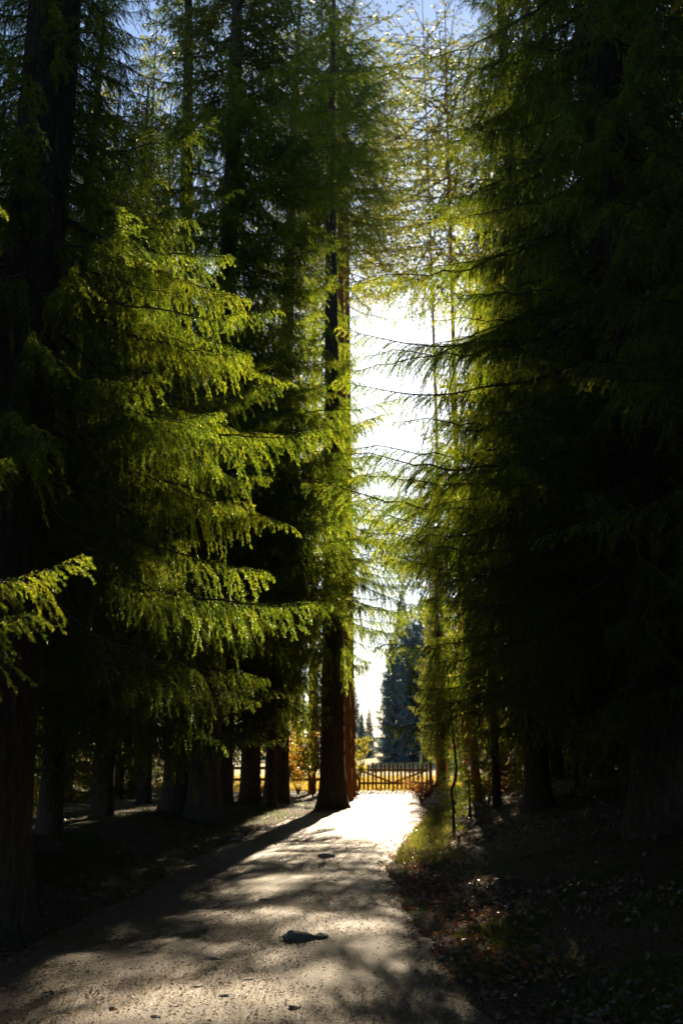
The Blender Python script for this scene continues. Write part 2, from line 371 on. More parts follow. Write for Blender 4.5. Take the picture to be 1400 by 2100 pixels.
# thinner set for trees standing further back: longer, wider needles, fewer of them
BACK = [(Lb, [branch_mesh('branch', Lb, s, .036, .06, .036, .010, .0066, hang=1.3) for s in seeds]) for Lb, seeds in ((1.2, (41, 42)), (2.2, (43, 44, 45)), (3.1, (46, 47)), (4.2, (48, 49)))]
def dead_mesh(seed, Lb=1.4):
    r = np.random.default_rng(seed); b = MB(); ax = branch_axis(Lb, r, -.05)
    b.tube(ax, np.linspace(.011, .002, len(ax)), 5)
    for k in range(3, len(ax) - 1, 2):
        d = np.array([r.uniform(.5, 1), r.uniform(-1, 1), r.uniform(-.7, .2)]); l = r.uniform(.12, .45) * (1.1 - k / len(ax))
        p = ax[k] + np.linspace(0, 1, 5)[:, None] * d * l + np.linspace(0, 1, 5)[:, None] ** 2 * np.array([0, 0, -.12]) * l
        b.tube(p, np.linspace(.004, .0012, 5), 3)
    return b.mesh('dead_branch', [M['twig']])
DEAD = [dead_mesh(s) for s in (61, 62, 63, 64)]

def trunk_mesh(name, h, r0, mat, seed, lean=(0, 0), flare=.5, sides=26, rings=70, ridge=.05):
    r = np.random.default_rng(seed)
    u = np.concatenate([np.linspace(0, .16, rings // 2, endpoint=False), np.linspace(.16, 1, rings - rings // 2)])
    z = u * h - .25
    rad = r0 * (1 - .9 * u ** 1.15) + r0 * flare * np.exp(-np.maximum(z, 0) / (.9 * r0 + .12))
    th = np.arange(sides) * 2 * math.pi / sides
    TH, Z = np.meshgrid(th, z)
    lobes = sum(math.sqrt(1 / (k + 1)) * np.sin(TH * k + r.uniform(0, 6.28)) for k in (3, 4, 5)) / 2.4
    fl = np.exp(-np.maximum(Z, 0) / (1.3 * r0 + .1))
    RAD = rad[:, None] * (1 + .22 * lobes * fl + ridge * .5 * np.sin(TH * 3 + Z * .7 + seed) * .4 + ridge * r.normal(size=TH.shape) * .35)
    cx = lean[0] * u + .05 * np.sin(u * 5 + seed) * u * (h / 12); cy_ = lean[1] * u + .05 * np.cos(u * 4 + seed) * u
    v = np.stack([cx[:, None] + RAD * np.cos(TH), cy_[:, None] + RAD * np.sin(TH), Z], -1).reshape(-1, 3)
    i = np.arange(rings - 1)[:, None] * sides; j = np.arange(sides)[None]; k = (j + 1) % sides
    b = MB(); b.add(v, None, np.stack([i + j, i + k, i + sides + k, i + sides + j], -1).reshape(-1, 4))
    # knots where limbs broke away
    for q in range(int(h * .9)):
        zz = r.uniform(.8, h * .6); a = r.uniform(0, 6.28); rr = np.interp(zz, z, rad); ccx = np.interp(zz, z, cx); ccy = np.interp(zz, z, cy_)
        d = np.array([math.cos(a), math.sin(a), r.uniform(-.4, .2)])
        b.tube(np.array([[ccx, ccy, zz]]) + d * np.array([[rr * .85], [rr + r.uniform(.02, .10)]]), [.02, .009], 5)
    return b.mesh(name, [mat], True), (lambda zq: (float(np.interp(zq, z, cx)), float(np.interp(zq, z, cy_)), float(np.interp(zq, z, rad))))

def pick(sets, Lb, r):
    k = min(range(len(sets)), key=lambda i: abs(math.log(sets[i][0] / Lb)))
    return sets[k][1][r.integers(len(sets[k][1]))], Lb / sets[k][0]

def spruce(label, x, y, h, r0, low, Lmax, seed, sets=None, mat='bark', lean=(0, 0), group='spruces lining the path', step=.33, per=7,
           dead=(), skip=None, name='spruce_tree', pitch=0, env=None, extra=(), top=None):
    """one spruce: trunk, dead_branch and branch children; skip(az, z) leaves a gap where the photograph shows one"""
    sets = sets or HERO; r = np.random.default_rng(seed)
    root = thing(name, label, 'spruce tree', x, y, group)
    tm, ax = trunk_mesh('trunk', h, r0, M[mat], seed, lean)
    link('trunk', tm, root)
    z = low; k = 0
    while z < (top or h * .96):
        f = (z - low) / (h - low)
        Lz = Lmax * (1 - f) ** .75 * min(1, .72 + .28 * (z - low) / 2.0)
        if env: Lz = float(np.interp(z, [e[0] for e in env], [e[1] for e in env]))
        a0 = r.uniform(0, 6.28)
        for i in range(per):
            a = a0 + i * 6.283 / per + r.normal() * .18; zz = z + r.uniform(-.2, .2)
            if skip and skip(math.degrees(a) % 360, zz): continue
            Lb = max(.45, Lz * r.uniform(.72, 1.12))
            me, s = pick(sets, Lb, r); cx, cy_, rad = ax(zz)
            pt = R(6 - 16 * (1 - f) + r.normal() * 7 + pitch)
            link('branch', me, root, (cx + math.cos(a) * rad * .7, cy_ + math.sin(a) * rad * .7, zz), (r.normal() * .15, -pt, a), (s, s, s))
        z += step * r.uniform(.85, 1.15)
    for (zz, a, Lb, pt) in extra:
        me, s = pick(sets, Lb, r); cx, cy_, rad = ax(zz); a = R(a)
        link('branch', me, root, (cx + math.cos(a) * rad * .7, cy_ + math.sin(a) * rad * .7, zz), (r.normal() * .1, -R(pt), a), (s, s, s))
    if top:
        cs = (h - top) / (22 - 1.4); cx, cy_, rad = ax(top); q = 1.05 * (env[-1][1] if env else Lmax * (1 - (top - low) / (h - low)) ** .75) / 3.0
        link('crown', CROWN[2], root, (cx, cy_, top - 1.4 * cs), (0, 0, r.uniform(0, 6.28)), (q, q, cs))
    for (z0, z1, n) in dead:
        for i in range(n):
            zz = r.uniform(z0, z1); a = r.uniform(0, 6.28); cx, cy_, rad = ax(zz); s = r.uniform(.5, 1.3) * (1.7 if sets is BACK else 1)
            link('dead_branch', DEAD[r.integers(4)], root, (cx + math.cos(a) * rad * .8, cy_ + math.sin(a) * rad * .8, zz), (0, r.uniform(-.1, .4), a), (s, s, s))
    return root

# ------------------------------------------------------------------ whole crowns for trees further back
def crown_mesh(name, h, low, Lmax, seed, step=.5, per=6, dens=1.0, mat='needle_mid', sz=1.0, power=.8):
    r = np.random.default_rng(seed); b = MB(); P, D, Ls, Ws = [], [], [], []
    z = low
    while z < h * .985:
        f = (z - low) / (h - low); Lz = Lmax * (1 - f) ** power * min(1, .65 + .35 * (z - low) / 3)
        a0 = r.uniform(0, 6.28)
        for i in range(per):
            a = a0 + i * 6.283 / per + r.normal() * .25; zz = z + r.uniform(-.22, .22); Lb = max(.3, Lz * r.uniform(.6, 1.15))
            ax = branch_axis(Lb, r, .25 * f, 9); ca, sa = math.cos(a), math.sin(a)
            rot = np.array([[ca, -sa, 0], [sa, ca, 0], [0, 0, 1]]); ax = ax @ rot.T + [0, 0, zz]
            b.tube(ax, np.linspace(.008 + .007 * Lb, .004, 9), 3, 0, False)
            ns = max(3, int(20 * Lb * dens)); us = .16 + .84 * (np.arange(ns) + r.uniform(0, 1, ns)) / ns
            out = rot @ np.array([1., 0, 0]); sid = rot @ np.array([0, 1., 0])
            for u in us:
                p0 = np.array([np.interp(u * 8, np.arange(9), ax[:, k]) for k in range(3)])
                s = r.choice((-1, 1)); prof = min(1, (1 - u) * 1.8 + .2); l2 = (.22 + .62 * r.random()) * prof * min(1, .4 + Lb / 2.5)
                m = max(3, int(l2 / .055)); q = np.linspace(0, 1, m)[:, None]
                spread = r.uniform(.2, .8)
                pts = p0 + l2 * (q * (out * .55 + sid * s * spread) + np.array([0, 0, -1.]) * (.25 * q + .55 * q ** 2))
                dv = unit(out * .45 + sid * s * spread * .7 + np.array([0, 0, -1.]) * (.25 + 1.1 * q) + r.normal(size=(m, 3)) * .35)
                P.append(pts); D.append(dv); Ls.append(r.uniform(.09, .18, m) * sz); Ws.append(r.uniform(.017, .034, m) * sz)
        z += step * r.uniform(.85, 1.15)
    P = np.vstack(P); D = np.vstack(D); Ls = np.concatenate(Ls)[:, None]; Ws = np.concatenate(Ws)[:, None]
    sd_ = unit(np.cross(D, r.normal(size=D.shape)))
    v = np.stack([P, P + D * Ls * .45 + sd_ * Ws, P + D * Ls, P + D * Ls * .45 - sd_ * Ws], 1).reshape(-1, 3)
    b.add(v, None, np.arange(len(v)).reshape(-1, 4), 1)
    return b.mesh(name, [M['twig'], M[mat]])

CROWN = [crown_mesh('crown', 22, 2.2, 3.1, 71), crown_mesh('crown', 22, 3.2, 2.8, 72), crown_mesh('crown', 22, 1.4, 3.0, 73)]
PINE = crown_mesh('crown', 22, 14.0, 2.3, 76, .55, 6, .9, sz=.62, power=.3)
FAR = crown_mesh('crown', 22, .6, 4.4, 78, .6, 7, .7, mat='needle_haze', sz=1.8)
THIN = [crown_mesh('crown', 22, 6.0, 2.4, 74, .62, 5, .6), crown_mesh('crown', 22, 4.5, 2.1, 75, .7, 5, .6)]
TRUNK = {k: [trunk_mesh('trunk', 22, .3, M[k], 80 + i, flare=.2, sides=16, rings=46)[0] for i in range(2)] for k in ('bark', 'bark_grey', 'bark_red')}

def tree(label, x, y, h, r0, crown, seed, mat='bark', group='spruces in the wood beyond the path edge', name='spruce_tree', cat='spruce tree', wide=1.0, dead=0, dz=0):
    r = np.random.default_rng(seed)
    root = thing(name, label, cat, x, y, group)
    s = h / 22
    link('trunk', TRUNK[mat][seed % 2], root, (0, 0, 0), (r.normal() * .008, r.normal() * .008, r.uniform(0, 6.28)), (r0 / .3, r0 / .3, s))
    link('crown', crown, root, (0, 0, dz), (0, 0, r.uniform(0, 6.28)), (s * wide, s * wide, s))
    for i in range(dead):
        zz = r.uniform(1.2, h * .3); a = r.uniform(0, 6.28); q = r.uniform(.5, 1.3)
        link('dead_branch', DEAD[r.integers(4)], root, (math.cos(a) * r0 * .8, math.sin(a) * r0 * .8, zz), (0, r.uniform(-.1, .4), a), (q, q, q))
    return root
def at(px, y):  # x for a column of the photograph at distance y (near ground level)
    return (px - 700) / FPX * (y * math.cos(R(PITCH)))

# --- the near trees, branch by branch
spruce('huge spruce with black flared trunk at the left edge, its sprays glowing green', -3.2, 9.4, 27, .38, 3.0, 3.1, 201, dead=((1.5, 4, 5),), top=12, per=8, pitch=-8,
       skip=lambda a, z: (z < 4.5 and 190 < a < 330) or (z < 6.2 and 200 < a < 290 and (a * 7 + z * 13) % 10 < 6),
       env=((2.5, 2.4), (3.6, 2.9), (5.2, 2.75), (6.5, 2.35), (7.6, 1.75), (8.6, 1.2), (10, 1.05), (12, 1.0)))
spruce('spruce outside the frame whose lit lower branches reach in at the left edge', -3.3, 5.2, 25, .26, 2.6, 2.3, 202, top=9, env=((1.8, .7), (9, .8)), per=5,
       extra=((2.2, 2, 1.5, 5), (2.6, 6, 1.7, 4), (3.1, 2, 1.3, 4), (3.25, 10, 1.1, -2), (4.7, 4, 1.1, 2)))
spruce('dark spruce right of the path with long drooping branches below the sun', 3.7, 12.0, 28, .30, 2.2, 3.3, 203, dead=((1.2, 9, 14),), top=14, pitch=-12,
       extra=((4.3, 178, 4.0, 2), (4.9, 186, 3.6, -4), (7.2, 172, 3.7, -14), (6.4, 184, 3.5, -6), (10.6, 176, 3.2, -24), (5.6, 196, 3.1, -14), (8.3, 186, 3.7, -22), (9.4, 170, 2.9, -16), (3.7, 190, 3.3, -2), (11.8, 184, 3.0, -26), (7.0, 200, 2.7, -20), (5.2, 180, 3.5, -6), (4.5, 194, 3.3, -2), (5.9, 188, 3.6, -11), (4.0, 172, 3.3, 1), (3.3, 181, 3.1, 2), (6.7, 178, 3.3, -10)))
spruce('dark spruce at the right edge on the leafy bank, almost black in shade', 4.6, 7.6, 27, .30, 2.0, 3.1, 204, dead=((1.2, 6, 10),), top=11, pitch=-8)
spruce('second dark spruce behind the huge left one, hung with vertical curtains of sprays', -4.6, 14.2, 28, .28, 2.4, 3.4, 205, dead=((1.2, 5, 8),), top=15,
       per=9, step=.30,
       env=((2.4, 3.3), (4, 3.55), (8, 3.5), (9.2, 2.9), (11, 1.5), (15, 1.0)))
spruce('left one of the twin grey trunks, bare high up against the blue sky', at(368, 23.5), 23.5, 30, .30, 6.0, 2.6, 206, BACK, 'bark_grey', (-.8, 0), dead=((3, 20, 16),), per=4, step=.5)
spruce('right one of the twin grey trunks with knots, standing at the path edge', at(420, 22.8), 22.8, 32, .33, 4.8, 3.2, 207, BACK, 'bark_grey', (.35, 0), dead=((3, 20, 18), (8, 20, 30)), per=9, step=.34, top=18, env=((4.6, 3.3), (9.0, 3.2), (9.7, 2.6), (14.0, 2.5), (15.4, 2.7), (18, 2.8)),
       extra=[(15.7 + .5 * k, (-50, 10, -25, 32, -8)[k % 5], (2.7, 4.2, 3.3, 4.4)[k % 4], -4 - k % 5 * 3) for k in range(11)] + [(4.9 + .3 * k, (-40, 5, -20, 25, -5)[k % 5], (3.6, 3.1)[k % 2], 0) for k in range(9)] + [(7.3 + .28 * k, (-30, 8, 28, -12, 20)[k % 5], (4.1, 3.6, 4.3)[k % 3], 0) for k in range(10)],
       skip=lambda a, z: z > 9 and 110 < a < 250 and (a * 7 + z * 13) % 10 < 6)
spruce('spruce right of the path with thin twiggy branches around the bright gap', 3.6, 19.0, 27, .22, 2.2, 2.9, 208, BACK, dead=((1, 8, 12),), per=7, step=.38, skip=lambda a, z: z < 4.7 and 120 < a < 240 and (a * 7 + z * 13) % 10 < 7,
       env=((2.2, 2.9), (7, 2.6), (8.5, 1.2), (13, .9), (27, .2)), extra=((4.9, 180, 3.1, 0), (5.8, 187, 3.0, -4), (6.6, 178, 2.9, -8)))
spruce('dark straight trunk at the end of the path, left of the picket gate', at(681, 30), 30, 30, .36, 4.6, 2.5, 209, BACK, 'bark', dead=((4, 15, 16),), per=9, step=.33, env=((4.6, 2.4), (7, 3.2), (9, 3.2), (9.4, 1.3), (18, 1.1), (20, 2.4), (22, 2.6), (30, .3)),
       extra=[(8.2 + .8 * k, (205, 235, 262, 220, 300)[k % 5], (1.9, 1.4, 1.7)[k % 3], -8) for k in range(9)],
       skip=lambda a, z: (9.0 < z < 18.5 and not (140 < a < 220) and (a * 3 + z * 17) % 10 < 7) or (z > 18.5 and (a * 7 + z * 13) % 10 < 4) or (z < 8.6 and (a * 7 + z * 13) % 10 < 5))

# --- the wood on both sides
spec = [
    # x(px), y, h, r, crown, bark, label
    (112, 17, 17, .20, THIN[1], 'bark', 'slim spruce in the dark left wood, behind the huge trunk'),
    (215, 21, 17, .22, CROWN[0], 'bark', 'spruce in the dark left wood beside the small sunlit gap'),
    (300, 27, 21, .18, THIN[1], 'bark', 'thin spruce between the sunlit gap and the twin trunks'),
    (462, 27, 12, .22, CROWN[1], 'bark', 'dark trunk just right of the twin trunks'),
    (515, 29, 14, .30, CROWN[1], 'bark', 'broad dark trunk with reddish flank, second from the twin trunks'),
    (568, 31, 31, .36, PINE, 'bark', 'thick dark trunk before the orange bushes'),
    (707, 34, 31, .24, PINE, 'bark_red', 'orange sunlit pine trunk touching the dark trunk at the path end'),
    (717, 37, 30, .20, PINE, 'bark_red', 'slimmer glowing orange pine trunk behind its neighbour'),
    (1015, 24, 14, .10, THIN[1], 'bark', 'thin dark trunk right of the bent sapling'),
    (1135, 27, 28, .20, CROWN[2], 'bark', 'dark spruce over the copper leaved bush'),
    (1460, 20, 28, .22, CROWN[0], 'bark', 'spruce in the black wood above the leafy bank'),
    (1300, 17, 27, .24, CROWN[2], 'bark', 'spruce deep in the black wood at the right edge'),
]
for i, (px, y, h, r0, cr, mat, lab) in enumerate(spec):
    pine = mat == 'bark_red'
    tree(lab, at(px, y), y, h, r0, cr, 300 + i, mat, 'trees lining the path', 'pine_tree' if pine and px < 800 else 'spruce_tree', 'pine tree' if pine and px < 800 else 'spruce tree', dead=5)

spruce('short spruce with reddish trunk and one dense skirt of boughs, right of the bent sapling', at(975, 30), 30, 14.5, .15, 3.3, 2.4, 231, BACK, 'bark_red', (-.5, 0), per=7, step=.38, group='trees lining the path',
       skip=lambda a, z: (a * 7 + z * 13) % 10 < 2.5,
       env=((3.2, .9), (4.8, 1.1), (6.9, 1.3), (7.8, 3.2), (9.8, 3.2), (10.4, 1.1), (14.5, .2)), dead=((1, 4, 6),))
spruce('short dense spruce whose hanging sprays fill the space before the thick dark trunk', at(560, 28), 28, 9.5, .12, 2.8, 2.0, 230, BACK, per=8, step=.36, group='trees lining the path')
rr = np.random.default_rng(5)
def scatter(x0, x1, y0, y1, gap, label, group, kinds, taken, hr=(19, 25), bad=None):
    k = 0
    for _ in range(4000):
        x, y = rr.uniform(x0, x1), rr.uniform(y0, y1)
        if bad and bad(x, y): continue
        if any((x - a) ** 2 + (y - b) ** 2 < gap * gap for a, b in taken): continue
        taken.append((x, y)); cr = kinds[rr.integers(len(kinds))]
        tree(label, x, y, rr.uniform(*hr) + 4, rr.uniform(.14, .26), cr, 400 + len(taken), 'bark', group, dead=3); k += 1
    return k
taken = [(o.location.x, o.location.y) for o in C.objects if o.parent is None and o.type == 'EMPTY']
scatter(-20, -5.2, 14, 48, 3.5, 'spruce standing among others in the dark wood left of the path', 'spruces of the left wood', CROWN[:2] + THIN * 2, taken, bad=lambda x, y: x > -.12 * y - 3.0)
scatter(5.4, 20, 9, 40, 3.3, 'spruce standing among others in the black wood right of the path', 'spruces of the right wood', CROWN, taken, bad=lambda x, y: x < .10 * y + 3.4)

for i, (x, y) in enumerate([(-4.5, 1), (4.8, 2.5), (-5, -4), (5, -3), (-2.6, -9), (3, -8.5), (.2, -13), (-7, -10), (7.5, -8), (8, 2), (-8, 3), (-3.5, -15), (4.5, -14), (-8, 8.5), (8.2, 6)]):  # unseen trees added to keep sky light out of the shade
    tree('tall unseen spruce behind or beside the viewpoint, added to block sky light', x, y, 26, .25, CROWN[2], 450 + i, 'bark', 'unseen spruces around the viewpoint', wide=1.1)
def thicket(x0, x1, y0, y1, gap, n, label, group, bad):
    tk = []
    for _ in range(3000):
        if len(tk) >= n: break
        x, y = rr.uniform(x0, x1), rr.uniform(y0, y1)
        if bad(x, y) or any((x - a) ** 2 + (y - b) ** 2 < gap * gap for a, b in tk): continue
        tk.append((x, y)); h = rr.uniform(4, 8)
        tree(label, x, y, h, .05, CROWN[2], 900 + len(tk), 'bark', group, 'young_spruce', wide=1.9, dz=-.25)
thicket(5, 22, 14, 46, 2.0, 46, 'bushy young spruce among the trunks of the black right wood', 'young spruces of the right wood', lambda x, y: x < .06 * y + 4.2)
thicket(-24, -5, 20, 50, 2.2, 40, 'bushy young spruce among the trunks of the dark left wood', 'young spruces of the left wood', lambda x, y: x > -.10 * y - 3.2 or abs((x / y * FPX / .972 + 700) - 215) < 22 or abs((x / y * FPX / .972 + 700) - 300) < 22)
# backlit trees seen over the path, further off
for i, (px, y, h, r0, cr, mat, lab) in enumerate([
    (560, 44, 30, .18, THIN[1], 'bark_red', 'slender pine with pinkish trunk in the bright canopy, left of centre'),
    (610, 52, 33, .20, THIN[1], 'bark', 'hazy spruce in the bright canopy left of the path end'),
    (640, 40, 30, .15, THIN[0], 'bark_red', 'slender reddish pine just left of the dark trunk at the path end'),
    (708, 47, 46, .2, PINE, 'bark_red', 'very tall thin pine whose crown closes the sky above the bright gap'),
    (950, 52, 48, .2, PINE, 'bark_red', 'very tall pine behind the right hand branches, crown sunlit above the sun'),
    (915, 58, 54, .15, PINE, 'bark_red', 'tall pine whose thin trunk stands straight below the sun behind the twiggy branches'),
    (900, 47, 10.5, .2, CROWN[1], 'bark_red', 'low backlit spruce just behind the hinge side of the picket gate'),
    (520, 55, 33, .2, CROWN[1], 'bark', 'tall backlit spruce behind the thick dark trunk'),
    (905, 46, 12, .2, CROWN[1], 'bark', 'sunlit spruce beyond the gate, right of the meadow view'),
    (1060, 55, 34, .2, CROWN[0], 'bark', 'tall backlit spruce right of the sun'),
    (1150, 46, 32, .2, CROWN[2], 'bark', 'backlit spruce far behind the right hand branches'),
    (440, 48, 32, .2, CROWN[2], 'bark', 'backlit spruce far behind the twin trunks'),
]):
    pine = cr is PINE
    tree(lab, at(px, y), y, h, r0, cr, 500 + i, mat, 'backlit trees at the far end of the path', 'pine_tree' if pine else 'spruce_tree', 'pine tree' if pine else 'spruce tree', dead=3, wide=1.6 if cr is PINE else 1.0, dz=-3.6 if cr is PINE else 0)

# conifers beyond the meadow, blue of distance haze put into their needle colour
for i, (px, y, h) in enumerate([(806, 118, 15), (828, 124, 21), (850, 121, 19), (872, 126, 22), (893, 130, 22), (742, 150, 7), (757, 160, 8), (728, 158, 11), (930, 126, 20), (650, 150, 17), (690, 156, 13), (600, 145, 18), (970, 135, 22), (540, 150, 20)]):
    tree('conifer in the far group beyond the meadow, needles tinted blue for haze', at(px, y), y, h, .25, FAR, 600 + i, 'bark', 'far conifers beyond the meadow', wide=1.0)

# ------------------------------------------------------------------ picket gate
FY = 42.0
def picket_gate():
    x0, x1 = at(733, FY), at(877, FY)
    root = thing('picket_gate', 'low brown double picket gate closing the end of the path', 'gate', (x0 + x1) / 2, FY)
    n = 17; wdt = x1 - x0
    pk = [box_mesh('picket', .085, .022, .98 + d, M['wood'], .004, i, .07) for i, d in enumerate((0, .03, -.04, .05))]
    for i in range(n):
        link('picket', pk[i % 4], root, (-wdt / 2 + wdt * (i + .5) / n + rr.normal() * .008, 0, .08), (0, rr.normal() * .012, 0))
    half = wdt / 2 - .03
    rail = box_mesh('rail', half, .045, .09, M['wood'], .003, 9)
    for sx in (-1, 1):
        for z in (.28, .80): link('rail', rail, root, (sx * (half / 2 + .02), .036, z))
        L = math.hypot(half * .92, .46)
        br = box_mesh('brace', L, .04, .08, M['wood'], .003, 10)
        link('brace', br, root, (sx * (half / 2 + .02), .082, .56), (0, -sx * math.atan2(.46, half * .92), 0))
    pm = box_mesh('post', .13, .13, 1.25, M['wood'], .006, 11)
    for sx in (-1, 1): link('post', pm, root, (sx * (wdt / 2 + .09), .05, -.1))
picket_gate()
def rail_fence():
    x0, x1 = at(470, FY), at(722, FY)
    root = thing('rail_fence', 'low rail fence glimpsed between the trunks left of the picket gate', 'fence', (x0 + x1) / 2, FY + .1)
    wdt = x1 - x0
    rm = box_mesh('rail', wdt, .05, .11, M['wood'], .01, 12); pm = box_mesh('post', .12, .12, 1.15, M['wood'], .006, 13)
    for z in (.4, .85): link('rail', rm, root, (0, -.09, z))
    for k in range(4): link('post', pm, root, (-wdt / 2 + .15 + k * (wdt - .3) / 3, 0, -.1))
rail_fence()

# ------------------------------------------------------------------ stones
def rock_mesh(name, sx, sy, sz, seed, sub=3, mat='stone'):
    import bmesh
    bm = bmesh.new(); bmesh.ops.create_icosphere(bm, subdivisions=sub, radius=1)
    for v in bm.verts:
        p = v.co.copy(); d = .28 * mnoise.noise(p * 1.3 + Vector((seed * 3.1, 0, 0))) + .10 * mnoise.noise(p * 3.1 + Vector((0, seed * 2.3, 0)))
        q = mnoise.cell(p * 1.1 + Vector((seed, seed, 0))) * .06
        v.co = p * (1 + d + q); v.co.x *= sx; v.co.y *= sy; v.co.z *= sz
    me = bpy.data.meshes.new(name); bm.to_mesh(me); bm.free(); me.materials.append(M[mat]); return me
def stone(px, py, wpx, label, k=.34, seed=0, flat=.8):
    x, y = px_ground(px, py); s = wpx / FPX * y * .38
    o = link('stone', rock_mesh('stone', s, s * flat, s * k, seed, mat='pebble'), None, (x, y, Hs(x, y) + s * k * .25), (rr.normal() * .08, rr.normal() * .1, rr.uniform(-.4, .4)))
    tag(o, label, 'stone', 'stones on the path')
x, y = px_ground(618, 1926)
o = link('rock', rock_mesh('rock', .145, .12, .06, 3), None, (x - .02, y, Hs(x, y) + .015), (0, .12, .1)); tag(o, 'grey embedded rock with a pointed flank in the middle of the sunlit path', 'rock')
o = link('rock', rock_mesh('rock', .06, .065, .036, 5), None, (x + .17, y + .03, Hs(x, y) + .01), (0, 0, .4)); tag(o, 'small rounded rock touching the big embedded one', 'rock')
for i, (px, py, wp, lab) in enumerate([
    (540, 1846, 26, 'small flat stone in the upper sunlit patch of the path'),
    (438, 1968, 50, 'long flat dark stone near the shaded path edge'),
    (510, 2010, 26, 'small dark stone below the big rock'),
    (458, 2042, 30, 'pale flat stone in the lower sunlit patch'),
    (605, 2065, 34, 'pale chipped stone at the bottom of the path'),
    (626, 1966, 12, 'tiny dark stone just under the big rock'),
    (405, 2024, 24, 'dark half buried stone at the lower path edge'),
    (668, 1757, 46, 'thin dark stone far up the path in shade'),
    (320, 2085, 28, 'dark stone in the needle litter at the bottom edge'),
    (233, 2070, 20, 'bluish pebble in the needle litter'),
    (905, 2008, 14, 'pale pebble on the dark slope right of the path'),
    (905, 1965, 16, 'whitish pebble among dark leaves right of the path'),
    (1255, 1845, 14, 'bluish pebble high on the dark bank'),
    (735, 1612, 18, 'light boulder at the gate post'),
    (752, 1610, 20, 'light rounded boulder before the picket gate'),
    (484, 1722, 26, 'dark stone on the left verge of the path'),
]): stone(px, py, wp, lab, .3 if wp > 20 else .5, 20 + i, .7)

# ------------------------------------------------------------------ ground litter
def scatter_xy(n, x0, x1, y0, y1, ok, bias=1.0):
    u = rng.uniform(0, 1, n) ** bias; y = y0 + (y1 - y0) * u; x = rng.uniform(x0, x1, n); k = ok(x, y)
    return x[k], y[k]
def grit(n):
    x, y = scatter_xy(n, -3, 3.5, 4, 42, lambda x, y: (x > left_edge(y) - .2) & (x < right_edge(y) + .2), 1.8)
    m = len(x); s = np.exp(rng.normal(math.log(.0045), .45, m)).clip(.002, .02)
    tet = np.array([[1, 0, -.4], [-.5, .9, -.4], [-.5, -.9, -.4], [0, 0, .9]])
    a = rng.uniform(0, 6.28, m); ca, sa = np.cos(a), np.sin(a)
    v = tet[None] * s[:, None, None] * rng.uniform(.6, 1.5, (m, 4, 3)); v[..., 2] *= .45
    vx = v[..., 0] * ca[:, None] - v[..., 1] * sa[:, None]; vy = v[..., 0] * sa[:, None] + v[..., 1] * ca[:, None]
    v = np.stack([vx + x[:, None], vy + y[:, None], v[..., 2] + H(x, y)[:, None] + .008], -1).reshape(-1, 3)
    o = np.arange(m)[:, None, None] * 4 + np.array([[0, 1, 3], [1, 2, 3], [2, 0, 3]])[None]
    b = MB(); b.add(v, o.reshape(-1, 3)); return b.mesh('gravel', [M['grit']])
tag(link('gravel', grit(120000)), 'loose tan grit scattered over the sunlit path', 'gravel', kind='stuff')

def flakes(name, x, y, size, mat, lift=.02, tilt=.5, aspect=.6, curl=.25):
    m = len(x); s = rng.uniform(*size, m); nrm = unit(np.stack([rng.normal(size=m) * tilt, rng.normal(size=m) * tilt, np.ones(m)], -1))
    t1 = unit(np.cross(nrm, unit(rng.normal(size=(m, 3))))); t2 = np.cross(nrm, t1)
    c = np.stack([x, y, H(x, y) + rng.uniform(.004, lift, m)], -1)
    S = s[:, None]; up = nrm * S * rng.uniform(0, curl, (m, 1))
    v = np.stack([c - t1 * S * .5, c + t2 * S * .5 * aspect - t1 * S * .05 + up, c + t1 * S * .5 + up * .5, c - t2 * S * .5 * aspect - t1 * S * .05 + up], 1).reshape(-1, 3)
    b = MB(); q = np.arange(m)[:, None] * 4; tr = np.concatenate([q + [0, 2, 1], q + [0, 3, 2]], 1)
    b.add(v, tr.reshape(-1, 3)); return b.mesh(name, [mat])
# pale leaves on the right bank, reddish ones in the sun at its foot
x, y = scatter_xy(26000, .8, 7, 5.5, 30, lambda x, y: (x > right_edge(y) - .05) & (rng.uniform(0, 1, len(x)) < .12 + .88 * sstep(-.1, .3, waves(x, y, 1.3, 21))), 1.2)
tag(link('leaf_litter', flakes('leaf_litter', x, y, (.03, .085), M['leaf_pale'], .05, .9)), 'pale curled dead leaves covering the dark bank right of the path', 'leaf litter', kind='stuff')
x, y = scatter_xy(20000, .5, 3.2, 7.5, 30, lambda x, y: np.abs(x - right_edge(y) - .35) < rng.normal(0, .38, len(x)) + .1, 1.3)
tag(link('leaf_litter', flakes('leaf_litter', x, y, (.03, .07), M['leaf'], .035, .7)), 'orange and copper leaves along the sunlit right edge of the path', 'leaf litter', kind='stuff')
x, y = scatter_xy(9000, -6, -1, 5, 30, lambda x, y: (x < left_edge(y) + np.abs(rng.normal(0, .5, len(x)))) & (rng.uniform(0, 1, len(x)) < .3 + .7 * sstep(-.2, .3, waves(x, y, 1.1, 22))), 1.2)
tag(link('leaf_litter', flakes('leaf_litter', x, y, (.025, .06), M['leaf_pale'], .03, .6)), 'dull pale leaves strewn on the left verge of the path', 'leaf litter', kind='stuff')
x, y = scatter_xy(150000, -3, 3.6, 5.2, 41, lambda x, y: (x > left_edge(y) - .3) & (x < right_edge(y) + .3) & (rng.uniform(0, 1, len(x)) < .45 + .55 * sstep(-.3, .2, waves(x, y, .9, 27))), 1.7)
tag(link('straw_litter', flakes('straw_litter', x, y, (.010, .03), M['straw'], .014, .9, .22)), 'fine straw coloured needle litter trodden into the gravel path', 'needle litter', kind='stuff')
